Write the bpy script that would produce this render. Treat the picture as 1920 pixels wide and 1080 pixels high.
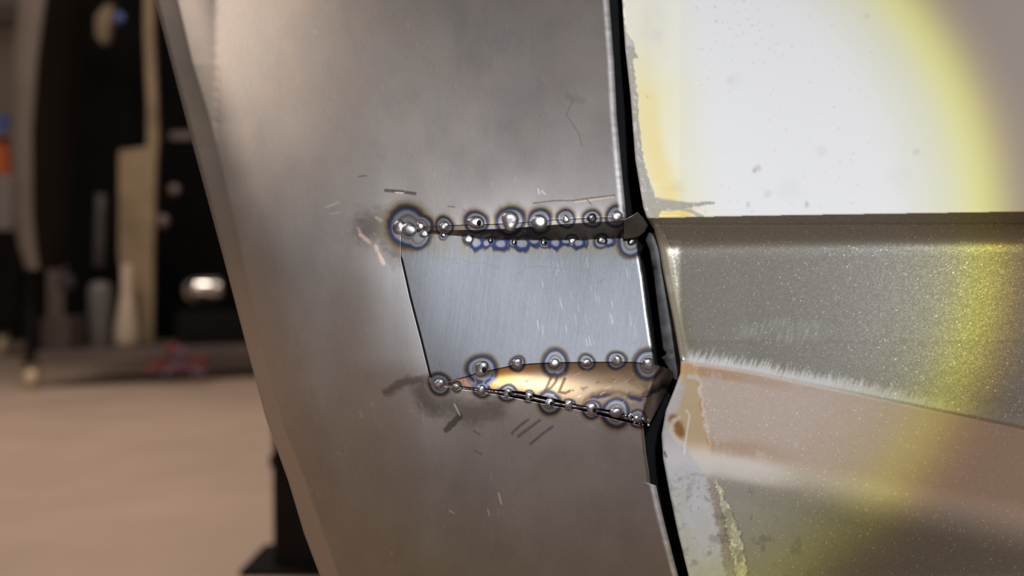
import bpy, bmesh, math, random
import numpy as np
from mathutils import Vector, Matrix

random.seed(7)
for o in list(bpy.data.objects):
    bpy.data.objects.remove(o, do_unlink=True)
scene = bpy.context.scene
COL = scene.collection

# ------------------------------------------------------------------ camera
H = 0.45            # lens height above the workshop floor (m)
D0 = 0.30           # distance lens -> fender
F = 1800.0; PX = D0 / F         # focal length in pixels of the 1920 wide frame
cam_d = bpy.data.cameras.new('camera')
cam = bpy.data.objects.new('camera', cam_d); COL.objects.link(cam)
cam.location = (0, -D0, H); cam.rotation_euler = (math.pi / 2, 0, 0)
cam_d.sensor_width = 36.0; cam_d.lens = 36.0 * F / 1920.0
cam_d.clip_start = 0.01; cam_d.clip_end = 100
cam_d.dof.use_dof = True; cam_d.dof.focus_distance = 0.302; cam_d.dof.aperture_fstop = 7.5
scene.camera = cam

# ------------------------------------------------------------------ light
scene.view_settings.view_transform = 'Standard'
scene.view_settings.look = 'None'
scene.view_settings.exposure = 0.0
scene.view_settings.gamma = 1.0
scene.view_settings.use_curve_mapping = False
world = bpy.data.worlds.new('world'); scene.world = world; world.use_nodes = True
bg = world.node_tree.nodes['Background']
bg.inputs[0].default_value = (1.0, 0.89, 0.82, 1); bg.inputs[1].default_value = 0.15

def area(name, loc, rot, sx, sy, power, color):
    l = bpy.data.lights.new(name, 'AREA'); l.shape = 'RECTANGLE'; l.size = sx; l.size_y = sy
    l.energy = power; l.color = color
    o = bpy.data.objects.new(name, l); COL.objects.link(o); o.location = loc; o.rotation_euler = rot
    return o
area('ceiling_lamp', (-1.6, 2.2, 3.4), (0, 0, 0), 2.4, 0.5, 80, (1.0, 0.84, 0.72))
area('ceiling_lamp', (-3.1, -1.3, 3.2), (0, math.radians(-20), math.radians(-30)), 2.6, 1.2, 72, (1.0, 0.84, 0.72))

# hand torch held beside the lens: white beam with a yellow fringe at its rim
tl = bpy.data.lights.new('hand_torch', 'SPOT')
tl.energy = 3.4; tl.shadow_soft_size = 0.006; tl.spot_size = math.radians(100); tl.spot_blend = 0.1
torch = bpy.data.objects.new('hand_torch', tl); COL.objects.link(torch)
torch.location = (0.03, -0.30, H + 0.075)
aim = Vector((0.0245, 0.0, H + 0.028))
torch.rotation_euler = (aim - torch.location).to_track_quat('-Z', 'Y').to_euler()
tl.use_nodes = True
nt = tl.node_tree
em = nt.nodes['Emission']
tc = nt.nodes.new('ShaderNodeTexCoord')
sp = nt.nodes.new('ShaderNodeSeparateXYZ'); nt.links.new(tc.outputs['Normal'], sp.inputs[0])
ab = nt.nodes.new('ShaderNodeMath'); ab.operation = 'ABSOLUTE'; nt.links.new(sp.outputs[2], ab.inputs[0])
ac = nt.nodes.new('ShaderNodeMath'); ac.operation = 'ARCCOSINE'; nt.links.new(ab.outputs[0], ac.inputs[0])
rp = nt.nodes.new('ShaderNodeValToRGB'); nt.links.new(ac.outputs[0], rp.inputs[0])
cr = rp.color_ramp
stops = [(0.0, (0.96, 1.0, 1.06)), (0.30, (0.93, 0.98, 1.04)), (0.350, (0.82, 0.86, 0.68)), (0.385, (0.86, 0.88, 0.17)),
         (0.408, (0.36, 0.27, 0.08)), (0.430, (0.08, 0.07, 0.07)), (0.8, (0.03, 0.03, 0.03))]
while len(cr.elements) < len(stops): cr.elements.new(0.5)
for e, (p, c) in zip(cr.elements, stops): e.position = p; e.color = (*c, 1)
nt.links.new(rp.outputs[0], em.inputs[0]); em.inputs[1].default_value = 1.0

# ------------------------------------------------------------------ helpers
def W(u, v, d):
    """world point seen at frame position u,v at distance d from the lens plane"""
    return np.stack([(np.asarray(u, float) - 960) / F * d + 0 * np.asarray(v), np.asarray(d, float) - D0 + 0 * np.asarray(u) + 0 * np.asarray(v),
                     H + (540 - np.asarray(v, float)) / F * d + 0 * np.asarray(u)], -1)
def ss(x, a, b):
    t = np.clip((x - a) / (b - a), 0, 1); return t * t * (3 - 2 * t)
def pl(x, pts):
    p = np.array(pts, float); return np.interp(x, p[:, 0], p[:, 1])
def hsh(ix, iy, seed):
    n = (ix * 374761393 + iy * 668265263 + seed * 974711) & 0x7fffffff
    n = ((n ^ (n >> 13)) * 1274126177) & 0x7fffffff
    return ((n ^ (n >> 16)) & 0xffff) / 65535.0
def vnoise(x, y, seed=0):
    ix = np.floor(x).astype(np.int64); iy = np.floor(y).astype(np.int64)
    fx = x - ix; fy = y - iy; fx = fx * fx * (3 - 2 * fx); fy = fy * fy * (3 - 2 * fy)
    a = hsh(ix, iy, seed); b = hsh(ix + 1, iy, seed); c = hsh(ix, iy + 1, seed); d = hsh(ix + 1, iy + 1, seed)
    return a + (b - a) * fx + (c - a) * fy + (a - b - c + d) * fx * fy
def fbm(x, y, seed=0, o=4):
    r = 0; a = 0.5
    for i in range(o):
        r = r + a * vnoise(x, y, seed + i * 17); x = x * 2.03; y = y * 2.03; a *= 0.5
    return r / (1 - 0.5 ** o)
def dseg(u, v, pts):
    best = np.full(np.shape(u), 1e9)
    for (x0, y0), (x1, y1) in zip(pts[:-1], pts[1:]):
        dx, dy = x1 - x0, y1 - y0; L = dx * dx + dy * dy + 1e-9
        t = np.clip(((u - x0) * dx + (v - y0) * dy) / L, 0, 1)
        best = np.minimum(best, np.hypot(u - x0 - t * dx, v - y0 - t * dy))
    return best
def mix(c, col, m):
    return c + (np.array(col) - c) * np.asarray(m)[..., None]

def new_obj(name, me, parent=None, mats=()):
    o = bpy.data.objects.new(name, me); COL.objects.link(o)
    for m in mats: me.materials.append(m)
    if parent is not None: o.parent = parent
    return o
def empty(name, label, cat, loc, group=None):
    o = bpy.data.objects.new(name, None); COL.objects.link(o); o.empty_display_size = 0.02
    o.location = loc; o['label'] = label; o['category'] = cat
    if group: o['group'] = group
    return o
def tag(o, label, cat, group=None):
    o['label'] = label; o['category'] = cat
    if group: o['group'] = group
    return o
def base_of(parent):
    b = Vector((0, 0, 0))
    while parent is not None:
        b += parent.location; parent = parent.parent
    return np.array(b)
def grid_mesh(name, P, parent, mat, attrs=None, smooth=True, keep=None):
    """P: rows x cols x 3 world points"""
    n, m = P.shape[:2]
    P = P - base_of(parent)
    idx = np.arange(n * m).reshape(n, m)
    q = np.stack([idx[:-1, :-1], idx[1:, :-1], idx[1:, 1:], idx[:-1, 1:]], -1)
    if keep is not None: q = q[keep]
    q = q.reshape(-1, 4)
    me = bpy.data.meshes.new(name)
    me.vertices.add(n * m); me.vertices.foreach_set('co', P.reshape(-1).astype(np.float32))
    me.loops.add(q.size); me.loops.foreach_set('vertex_index', q.reshape(-1).astype(np.int32))
    me.polygons.add(len(q)); me.polygons.foreach_set('loop_start', np.arange(0, q.size, 4, dtype=np.int32))
    me.update(calc_edges=True)
    me.polygons.foreach_set('use_smooth', np.full(len(q), smooth))
    for k, a in (attrs or {}).items():
        if a.ndim == 3:
            at = me.color_attributes.new(k, 'FLOAT_COLOR', 'POINT')
            c = np.ones((n * m, 4), np.float32); c[:, :3] = np.clip(a.reshape(-1, 3), 0, 1)
            at.data.foreach_set('color', c.reshape(-1))
        else:
            at = me.attributes.new(k, 'FLOAT', 'POINT'); at.data.foreach_set('value', a.reshape(-1).astype(np.float32))
    return new_obj(name, me, parent, (mat,))

def from_bm(name, bm, parent, mat, smooth=False):
    me = bpy.data.meshes.new(name)
    bmesh.ops.recalc_face_normals(bm, faces=bm.faces)
    bmesh.ops.translate(bm, verts=bm.verts, vec=-Vector(base_of(parent)))
    bm.to_mesh(me); bm.free()
    if smooth: me.polygons.foreach_set('use_smooth', np.full(len(me.polygons), True))
    return new_obj(name, me, parent, (mat,))
def prism(name, pts, d, thick, mat, parent=None, bevel=0.0, smooth=False):
    """outline pts (frame px) standing at distance d, extruded away by thick"""
    bm = bmesh.new()
    f = [bm.verts.new(W(u, v, d)) for u, v in pts]
    b = [bm.verts.new(Vector(W(u, v, d)) + Vector((0, thick, 0))) for u, v in pts]
    n = len(pts)
    bm.faces.new(f); bm.faces.new(b[::-1])
    for i in range(n): bm.faces.new((f[i], b[i], b[(i + 1) % n], f[(i + 1) % n]))
    if bevel:
        bmesh.ops.bevel(bm, geom=list(bm.edges), offset=bevel, segments=2, affect='EDGES', profile=0.5)
    return from_bm(name, bm, parent, mat, smooth)
def box(name, c, s, mat, parent=None, bevel=0.0, rot=None):
    bm = bmesh.new(); bmesh.ops.create_cube(bm, size=1)
    bmesh.ops.scale(bm, vec=s, verts=bm.verts)
    if bevel: bmesh.ops.bevel(bm, geom=list(bm.edges), offset=bevel, segments=2, affect='EDGES', profile=0.5)
    if rot: bmesh.ops.rotate(bm, cent=(0, 0, 0), matrix=rot, verts=bm.verts)
    bmesh.ops.translate(bm, vec=c, verts=bm.verts)
    return from_bm(name, bm, parent, mat)
def lathe(name, prof, c, axis, mat, parent=None, seg=32):
    """prof: (radius, height) list along the axis through c"""
    bm = bmesh.new(); rings = []
    ax = Vector(axis).normalized(); q = Vector((0, 0, 1)).rotation_difference(ax)
    for r, h in prof:
        rings.append([bm.verts.new(Vector(c) + q @ Vector((r * math.cos(2 * math.pi * k / seg), r * math.sin(2 * math.pi * k / seg), h))) for k in range(seg)])
    for a, b in zip(rings[:-1], rings[1:]):
        for k in range(seg): bm.faces.new((a[k], a[(k + 1) % seg], b[(k + 1) % seg], b[k]))
    bm.faces.new(rings[0][::-1]); bm.faces.new(rings[-1])
    return from_bm(name, bm, parent, mat, True)

# ------------------------------------------------------------------ materials
def mat(name, color, rough=0.6, metal=0.0, noise=0.0, nscale=20.0, bump=0.0, coat=0.0, color2=None):
    m = bpy.data.materials.new(name); m.use_nodes = True
    t = m.node_tree; b = t.nodes['Principled BSDF']
    b.inputs['Base Color'].default_value = (*color, 1); b.inputs['Roughness'].default_value = rough
    b.inputs['Metallic'].default_value = metal; b.inputs['Specular IOR Level'].default_value = 0.1 if max(color) < 0.03 else 0.5; b.inputs['Coat Weight'].default_value = coat
    c = t.nodes.new('ShaderNodeTexCoord'); n = t.nodes.new('ShaderNodeTexNoise')
    n.inputs['Scale'].default_value = nscale; n.inputs['Detail'].default_value = 5
    t.links.new(c.outputs['Object'], n.inputs['Vector'])
    r = t.nodes.new('ShaderNodeValToRGB')
    k = noise
    c2 = color2 or tuple(min(1, x * (1 + k)) for x in color)
    r.color_ramp.elements[0].position = 0.3; r.color_ramp.elements[1].position = 0.7
    r.color_ramp.elements[0].color = (*[x * (1 - k) for x in color], 1); r.color_ramp.elements[1].color = (*c2, 1)
    t.links.new(n.outputs['Fac'], r.inputs[0]); t.links.new(r.outputs[0], b.inputs['Base Color'])
    if bump:
        bp = t.nodes.new('ShaderNodeBump'); bp.inputs['Strength'].default_value = bump; bp.inputs['Distance'].default_value = 0.001
        t.links.new(n.outputs['Fac'], bp.inputs['Height']); t.links.new(bp.outputs[0], b.inputs['Normal'])
    return m

def steel_mat(name, grain=0.12, bump=0.15, rot=0.2):
    m = bpy.data.materials.new(name); m.use_nodes = True
    t = m.node_tree; L = t.links; b = t.nodes['Principled BSDF']
    a = t.nodes.new('ShaderNodeAttribute'); a.attribute_name = 'Col'
    r = t.nodes.new('ShaderNodeAttribute'); r.attribute_name = 'Rgh'
    c = t.nodes.new('ShaderNodeTexCoord')
    mp = t.nodes.new('ShaderNodeMapping'); mp.inputs['Scale'].default_value = (5200, 300, 420); mp.inputs['Rotation'].default_value = (0, rot, 0)
    L.new(c.outputs['Object'], mp.inputs[0])
    n = t.nodes.new('ShaderNodeTexNoise'); n.inputs['Scale'].default_value = 1; n.inputs['Detail'].default_value = 4; n.inputs['Roughness'].default_value = 0.65
    L.new(mp.outputs[0], n.inputs['Vector'])
    n2 = t.nodes.new('ShaderNodeTexNoise'); n2.inputs['Scale'].default_value = 5200; n2.inputs['Detail'].default_value = 2
    L.new(c.outputs['Object'], n2.inputs['Vector'])
    ad = t.nodes.new('ShaderNodeMath'); ad.operation = 'MULTIPLY_ADD'; ad.inputs[1].default_value = 0.6
    L.new(n2.outputs['Fac'], ad.inputs[0]); L.new(n.outputs['Fac'], ad.inputs[2])
    mr = t.nodes.new('ShaderNodeMapRange'); mr.inputs[1].default_value = 0.5; mr.inputs[2].default_value = 1.1
    mr.inputs[3].default_value = 1 - grain; mr.inputs[4].default_value = 1 + grain
    L.new(ad.outputs[0], mr.inputs[0])
    mx = t.nodes.new('ShaderNodeVectorMath'); mx.operation = 'SCALE'
    L.new(a.outputs['Color'], mx.inputs[0]); L.new(mr.outputs[0], mx.inputs['Scale'])
    L.new(mx.outputs[0], b.inputs['Base Color']); L.new(r.outputs['Fac'], b.inputs['Roughness'])
    b.inputs['Metallic'].default_value = 1.0
    bp = t.nodes.new('ShaderNodeBump'); bp.inputs['Strength'].default_value = bump; bp.inputs['Distance'].default_value = 0.0001
    L.new(ad.outputs[0], bp.inputs['Height']); L.new(bp.outputs[0], b.inputs['Normal'])
    return m

def door_mat():
    m = bpy.data.materials.new('door_paint'); m.use_nodes = True
    t = m.node_tree; L = t.links; b = t.nodes['Principled BSDF']
    def at(n):
        a = t.nodes.new('ShaderNodeAttribute'); a.attribute_name = n; return a
    a, r, f, rel = at('Col'), at('Rgh'), at('Flake'), at('Relief')
    c = t.nodes.new('ShaderNodeTexCoord')
    vo = t.nodes.new('ShaderNodeTexVoronoi'); vo.inputs['Scale'].default_value = 2600
    L.new(c.outputs['Object'], vo.inputs['Vector'])
    sx = t.nodes.new('ShaderNodeSeparateColor'); L.new(vo.outputs['Color'], sx.inputs[0])
    # brightness of single flakes
    mr = t.nodes.new('ShaderNodeMapRange'); mr.inputs[3].default_value = 0.88; mr.inputs[4].default_value = 1.12
    L.new(sx.outputs[0], mr.inputs[0])
    pw = t.nodes.new('ShaderNodeMath'); pw.operation = 'GREATER_THAN'; pw.inputs[1].default_value = 0.985
    L.new(sx.outputs[1], pw.inputs[0])
    ad = t.nodes.new('ShaderNodeMath'); ad.operation = 'MULTIPLY_ADD'; ad.inputs[1].default_value = 0.8
    L.new(pw.outputs[0], ad.inputs[0]); L.new(mr.outputs[0], ad.inputs[2])
    one = t.nodes.new('ShaderNodeMix'); one.data_type = 'FLOAT'; one.inputs[2].default_value = 1.0
    L.new(f.outputs['Fac'], one.inputs[0]); L.new(ad.outputs[0], one.inputs[3])
    mx = t.nodes.new('ShaderNodeVectorMath'); mx.operation = 'SCALE'
    L.new(a.outputs['Color'], mx.inputs[0]); L.new(one.outputs[0], mx.inputs['Scale'])
    L.new(mx.outputs[0], b.inputs['Base Color']); L.new(r.outputs['Fac'], b.inputs['Roughness'])
    me = t.nodes.new('ShaderNodeMath'); me.operation = 'MULTIPLY'; me.inputs[1].default_value = 0.85
    L.new(f.outputs['Fac'], me.inputs[0]); L.new(me.outputs[0], b.inputs['Metallic'])
    # flakes lie at slightly different tilts
    nm = t.nodes.new('ShaderNodeVectorMath'); nm.operation = 'SUBTRACT'; nm.inputs[1].default_value = (0.5, 0.5, 0.5)
    L.new(vo.outputs['Color'], nm.inputs[0])
    fs = t.nodes.new('ShaderNodeMath'); fs.operation = 'MULTIPLY'; fs.inputs[1].default_value = 0.08
    L.new(f.outputs['Fac'], fs.inputs[0])
    sc = t.nodes.new('ShaderNodeVectorMath'); sc.operation = 'SCALE'; L.new(nm.outputs[0], sc.inputs[0]); L.new(fs.outputs[0], sc.inputs['Scale'])
    n2 = t.nodes.new('ShaderNodeTexNoise'); n2.inputs['Scale'].default_value = 900; n2.inputs['Detail'].default_value = 6
    L.new(c.outputs['Object'], n2.inputs['Vector'])
    hm = t.nodes.new('ShaderNodeMath'); hm.operation = 'MULTIPLY'; L.new(n2.outputs['Fac'], hm.inputs[0]); L.new(rel.outputs['Fac'], hm.inputs[1])
    bp = t.nodes.new('ShaderNodeBump'); bp.inputs['Strength'].default_value = 0.8; bp.inputs['Distance'].default_value = 0.0006
    L.new(hm.outputs[0], bp.inputs['Height'])
    va = t.nodes.new('ShaderNodeVectorMath'); va.operation = 'ADD'; L.new(bp.outputs[0], va.inputs[0]); L.new(sc.outputs[0], va.inputs[1])
    vn = t.nodes.new('ShaderNodeVectorMath'); vn.operation = 'NORMALIZE'; L.new(va.outputs[0], vn.inputs[0])
    L.new(vn.outputs[0], b.inputs['Normal'])
    cw = at('Coat'); L.new(cw.outputs['Fac'], b.inputs['Coat Weight']); b.inputs['Coat Roughness'].default_value = 0.12
    return m

M_skin = steel_mat('bare_sanded_steel', 0.10, 0.12, 0.2)
M_tab = steel_mat('bright_brushed_steel', 0.16, 0.25, 0.12)
M_fill = steel_mat('heat_tinted_filler_steel', 0.10, 0.12, 0.2)
M_door = door_mat()
M_weld = mat('weld_bead_steel', (0.36, 0.36, 0.38), 0.32, 1.0, 0.45, 420, 0.18)
M_weld_dark = mat('burnt_weld_steel', (0.10, 0.095, 0.10), 0.28, 1.0, 0.4, 350, 0.1)
M_pit = mat('weld_pit', (0.008, 0.008, 0.008), 0.8)
M_black = mat('gap_shade_black', (0.006, 0.006, 0.007), 0.7, 0, 0.3, 60)
M_jamb = mat('black_rubbed_door_edge', (0.035, 0.035, 0.038), 0.5, 0, 0.7, 160, 0.2, 0, (0.11, 0.11, 0.115))
M_floor = mat('concrete_floor', (0.42, 0.315, 0.245), 0.7, 0, 0.13, 2.2, 0.0)
M_wall = mat('workshop_wall_paint', (0.42, 0.35, 0.29), 0.8, 0, 0.06, 3)

# ------------------------------------------------------------------ structure
def struct(o): o['kind'] = 'structure'; return o
struct(box('floor', (0, 1.0, -0.05), (40, 24, 0.1), M_floor))
struct(box('wall_back', (0, 7.75, 1.9), (40, 0.1, 3.8), M_wall))

# ------------------------------------------------------------------ fender outlines (frame px)
L_in = [(-320, 240), (0, 332), (120, 360), (230, 394), (420, 440), (650, 490), (800, 532), (900, 572), (1080, 634), (1420, 760)]
L_out = [(-320, 180), (0, 290), (260, 358), (480, 418), (660, 465), (790, 500), (900, 540), (1000, 570), (1080, 600), (1420, 715)]
R1 = [(-320, 1112), (0, 1143), (117, 1152), (218, 1157), (295, 1164), (400, 1174), (430, 1177)]
R2 = [(430, 1192), (465, 1197), (518, 1206), (589, 1215), (663, 1226), (700, 1230)]
R3 = [(780, 1206), (804, 1207), (847, 1211), (885, 1217), (906, 1219), (909, 1230), (955, 1240), (1010, 1254), (1072, 1270), (1420, 1370)]
C1t = [(0, 429), (735, 429), (807, 424), (900, 421), (960, 419), (1020, 413), (1100, 409), (1175, 407), (1400, 400)]
C1b = [(0, 429), (735, 429), (800, 437), (840, 440), (880, 444), (920, 448), (987, 450), (1020, 450), (1090, 450), (1130, 447), (1195, 446), (1400, 446)]
C2t = [(0, 719), (815, 719), (837, 716), (876, 706), (891, 701), (922, 694), (963, 685), (996, 682), (1040, 680), (1102, 679), (1184, 679), (1214, 682), (1400, 690)]
C2b = [(0, 719), (815, 719), (841, 726), (867, 730), (893, 733), (922, 738), (959, 745), (1000, 753), (1041, 762), (1082, 768), (1122, 778), (1163, 789), (1194, 796), (1208, 800), (1400, 830)]
LINE = [(480, 752), (560, 770), (640, 791), (705, 807)]

def depth(u, v, band):
    """fender relief in metres (positive = away from the lens)"""
    li = pl(v, L_in)
    sm = 80 - 66 * ss(u, 730, 900)
    sp1 = sm * np.logaddexp(0, (425 - v) / sm); sp2 = sm * np.logaddexp(0, (v - 730 + 250 * (1 - ss(u, 610, 800))) / sm)
    y = PX * (0.30 * sp1 + 0.12 * sp2 + 0.00042 * np.clip(805 - u, 0, 400) ** 2)
    y = y + 0.0035 * (1 - np.clip((u - li) / 80.0, 0, 1)) ** 2.2
    s = ss(u, 740, 1150)
    if band == 1: y = y - 0.0022 * s * ss(v, 60, 440)
    if band == 2: y = y + s * (0.0088 * np.clip(1 - (v - 446) / 240.0, -0.1, 1)) + 0.0012 * s * 0 - 0.0006 * s
    if band == 3: y = y + ss(u, 820, 1100) * (-0.0010 * ss(v, 1060, 700))
    return y

TACKS = [  # u, v, bead radius, heat radius, dark?, pit?
    (766, 426, 0, 36, 0, 0), (788, 424, 0, 21, 0, 0), (785, 445, 0, 20, 0, 0),
    (748, 428, 12, 0, 0, 0), (767, 432, 13, 0, 0, 0), (789, 424, 8, 0, 0, 0), (794, 438, 7, 0, 0, 0),
    (833, 424, 8, 16, 0, 0), (893, 417, 13, 20, 0, 1), (957, 415, 15, 25, 0, 0), (1012, 415, 12, 21, 0, 0),
    (1061, 410, 7, 16, 0, 0), (1110, 410, 8, 16, 1, 0), (1156, 406, 9, 19, 0, 0),
    (831, 441, 5, 8, 1, 0), (878, 449, 8, 10, 0, 0), (920, 452, 5.5, 9, 1, 1), (964, 454, 5.5, 9, 1, 1), (1020, 455, 6.5, 9, 1, 1),
    (1073, 451, 7, 11, 0, 0), (1128, 452, 8, 13, 1, 0), (1184, 453, 8, 25, 1, 0),
    (824, 720, 9, 19, 0, 0), (903, 692, 12, 25, 0, 1), (970, 682, 9, 13, 0, 0), (1041, 681, 9, 23, 0, 0),
    (1100, 679, 8, 14, 0, 0), (1156, 676, 8, 16, 0, 0), (1216, 683, 10, 26, 0, 0),
    (856, 725, 6, 9, 0, 0), (903, 731, 9, 14, 0, 0), (952, 737, 8, 15, 0, 1), (992, 743, 7, 10, 0, 1), (1030, 755, 9, 20, 0, 1),
    (1067, 758, 7, 10, 0, 0), (1110, 768, 10, 16, 0, 1), (1155, 774, 10, 25, 0, 0), (1196, 785, 7, 16, 0, 0)]
BLUE = [(893, 455, 13), (912, 456, 8), (938, 457, 13), (978, 456, 14), (1040, 455, 12), (1086, 455, 11), (1060, 452, 9), (1000, 450, 12), (1142, 452, 9)]

RAMP = [(0.0, 0.42, 0.42, 0.44), (0.45, 0.36, 0.36, 0.39), (0.60, 0.17, 0.18, 0.22), (0.71, 0.44, 0.37, 0.29), (0.82, 0.30, 0.32, 0.38), (0.90, 0.09, 0.12, 0.22), (0.98, 0.05, 0.065, 0.14),
        (1.07, 0.11, 0.085, 0.075), (1.2, 0.20, 0.15, 0.09), (1.45, 0.32, 0.28, 0.21)]
def heat(u, v, col, blue=False, fade=1.75, scale=0.75):
    t = np.full(u.shape, 9.0)
    for i, (a, b, br, r, _, _) in enumerate(TACKS):
        if r <= 0: continue
        an = np.arctan2(v - b, u - a)
        w = 1 + 0.05 * np.sin(an * 2 + i * 1.7) + 0.025 * np.sin(an * 3 + i)
        t = np.minimum(t, np.hypot(u - a, (v - b)) / (r * w))
    if blue:
        for a, b, r in BLUE:
            jag = 1 + 0.55 * (vnoise(u / 5.0, u * 0 + 3.3, 5) - 0.4)
            t = np.minimum(t, np.hypot((u - a) * 0.8, v - b) / (r * jag * 0.95))
    t = t * (1 + 0.10 * (fbm(u / 9, v / 9, 3) - 0.5))
    R = np.array(RAMP)
    c = np.stack([np.interp(t, R[:, 0], R[:, k]) for k in (1, 2, 3)], -1) * (scale * (1 + 0.2 * ss(t, 1.0, 1.3)))[..., None]
    if blue:
        nearb = np.full(u.shape, 9.0)
        for a, b, r in BLUE: nearb = np.minimum(nearb, np.hypot(u - a, v - b) / r)
        c = mix(c, (0.012, 0.022, 0.075), 0.95 * ss(nearb, 1.4, 1.0) * ss(t, 0.45, 0.7) * ss(t, 1.08, 1.0))
    w = 1 - ss(t, 1.12, fade)
    return col + (c - col) * w[..., None], t

def stroke(col, u, v, pts, w, color, k, soft=0.6, rag=0.0):
    d = dseg(u, v, pts)
    if rag: d = d + rag * (fbm(u / 6, v / 6, 11) - 0.5)
    return mix(col, color, k * ss(d, w * (1 + soft), w * (1 - soft)))

def skin_color(u, v):
    col = np.empty(u.shape + (3,)); col[:] = (0.405, 0.380, 0.368)
    n = fbm(u / 110, v / 130, 21); n2 = fbm(u / 26, v / 60, 33)
    col = col * (0.86 + 0.24 * n + 0.12 * n2)[..., None]
    # patchy brown cast, stronger towards the top
    col = mix(col, (0.44, 0.39, 0.355), 0.55 * ss(v, 420, 120) * ss(n2, 0.3, 0.7))
    # thin scale patches
    col = mix(col, (0.30, 0.25, 0.22), 0.12 * ss(fbm(u / 45, v / 45, 51), 0.50, 0.75) * ss(u, 640, 800))
    col = col * (1 - 0.16 * ss(v, 640, 900))[..., None]  # lower skin painted darker, for the shadowed floor it would mirror
    # soot and smears at the weld ends
    col = stroke(col, u, v, [(690, 425), (725, 420), (745, 470)], 26, (0.17, 0.14, 0.125), 0.8, 0.8, 26)
    col = stroke(col, u, v, [(745, 470), (775, 478)], 9, (0.16, 0.13, 0.11), 0.8, 0.8, 10)
    col = stroke(col, u, v, [(672, 428), (676, 440)], 2.5, (0.75, 0.55, 0.5), 0.8, 0.8, 5)
    col = stroke(col, u, v, [(677, 441), (693, 455)], 3, (0.85, 0.62, 0.55), 0.85, 0.8, 6)
    col = stroke(col, u, v, [(705, 462), (712, 480), (719, 494)], 3.5, (0.85, 0.66, 0.55), 0.85, 0.8, 7)
    col = stroke(col, u, v, [(706, 408), (716, 414)], 3, (0.75, 0.6, 0.52), 0.6, 0.8, 6)
    col = stroke(col, u, v, [(723, 357), (750, 359), (778, 363)], 3, (0.12, 0.10, 0.09), 0.9, 0.6)
    col = stroke(col, u, v, [(742, 361), (756, 362)], 1.3, (0.9, 0.7, 0.6), 0.9, 0.6)
    col = stroke(col, u, v, [(673, 331), (688, 329)], 1.4, (0.2, 0.17, 0.16), 0.8)
    col = stroke(col, u, v, [(612, 389), (637, 378)], 1.5, (0.75, 0.68, 0.62), 0.7)
    col = stroke(col, u, v, [(620, 402), (640, 397)], 1.3, (0.70, 0.62, 0.56), 0.6)
    col = stroke(col, u, v, [(727, 735), (760, 715), (800, 712), (842, 698)], 8, (0.17, 0.145, 0.13), 0.85, 0.7, 10)
    col = stroke(col, u, v, [(790, 730), (800, 752), (815, 765)], 18, (0.15, 0.13, 0.12), 0.85, 0.8, 14)
    col = stroke(col, u, v, [(845, 760), (880, 775), (930, 765)], 20, (0.17, 0.15, 0.14), 0.75, 0.8, 20)
    col = stroke(col, u, v, [(862, 780), (838, 805)], 6, (0.11, 0.10, 0.095), 0.9, 0.4, 4)
    col = stroke(col, u, v, [(852, 758), (862, 778)], 1.3, (0.75, 0.72, 0.72), 0.8)
    for a in ([(960, 812), (975, 798), (990, 787)], [(972, 818), (992, 803), (1012, 788)], [(995, 832), (1015, 815), (1036, 800)]):
        col = stroke(col, u, v, a, 2.6, (0.13, 0.125, 0.12), 0.75, 0.7, 2)
    col = stroke(col, u, v, [(888, 808), (900, 815)], 2, (0.2, 0.19, 0.19), 0.7)
    col = stroke(col, u, v, [(890, 845), (903, 851)], 1.6, (0.2, 0.19, 0.19), 0.7)
    col = stroke(col, u, v, [(935, 925), (940, 945)], 1.6, (0.85, 0.84, 0.84), 0.7)
    col = stroke(col, u, v, [(915, 957), (917, 965)], 1.3, (0.8, 0.8, 0.8), 0.6)
    col = stroke(col, u, v, [(842, 957), (851, 962)], 1.3, (0.8, 0.8, 0.8), 0.6)
    # scuffs over the upper crack
    for a, c_, k in (([(1000, 381), (1040, 376), (1075, 376)], (0.16, 0.14, 0.13), .8), ([(1075, 376), (1110, 371), (1152, 366)], (0.17, 0.13, 0.11), .8),
                     ([(1078, 379), (1115, 374), (1150, 369)], (0.8, 0.62, 0.5), .7), ([(1100, 374), (1110, 384)], (0.2, 0.18, 0.17), .7),
                     ([(1074, 188), (1062, 215), (1085, 250), (1092, 275)], (0.25, 0.21, 0.2), .5), ([(1009, 354), (1011, 363)], (0.85, 0.82, 0.8), .6),
                     ([(1016, 358), (1022, 364)], (0.85, 0.82, 0.8), .6), ([(840, 387), (852, 388)], (0.15, 0.14, 0.14), .7), ([(868, 393), (876, 397)], (0.2, 0.18, 0.17), .6)):
        col = stroke(col, u, v, a, 1.4, c_, k, 0.7, 1.5)
    col = stroke(col, u, v, [(1065, 180), (1090, 190)], 6, (0.3, 0.26, 0.24), 0.4, 0.8, 8)
    # fine light scratches
    rs = np.random.RandomState(4)
    for i in range(70):
        a = rs.uniform(560, 1190); b = rs.choice([rs.uniform(20, 400), rs.uniform(740, 1070)]); l = rs.uniform(3, 14); an = rs.normal(1.25, 0.35)
        sel = (np.abs(u - a) < 20) & (np.abs(v - b) < 20)
        if sel.any():
            cc = col[sel]; col[sel] = stroke(cc, u[sel], v[sel], [(a, b), (a + l * math.cos(an), b + l * math.sin(an))], 0.9, (0.7, 0.68, 0.66), rs.uniform(.1, .35))
    return col

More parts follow.
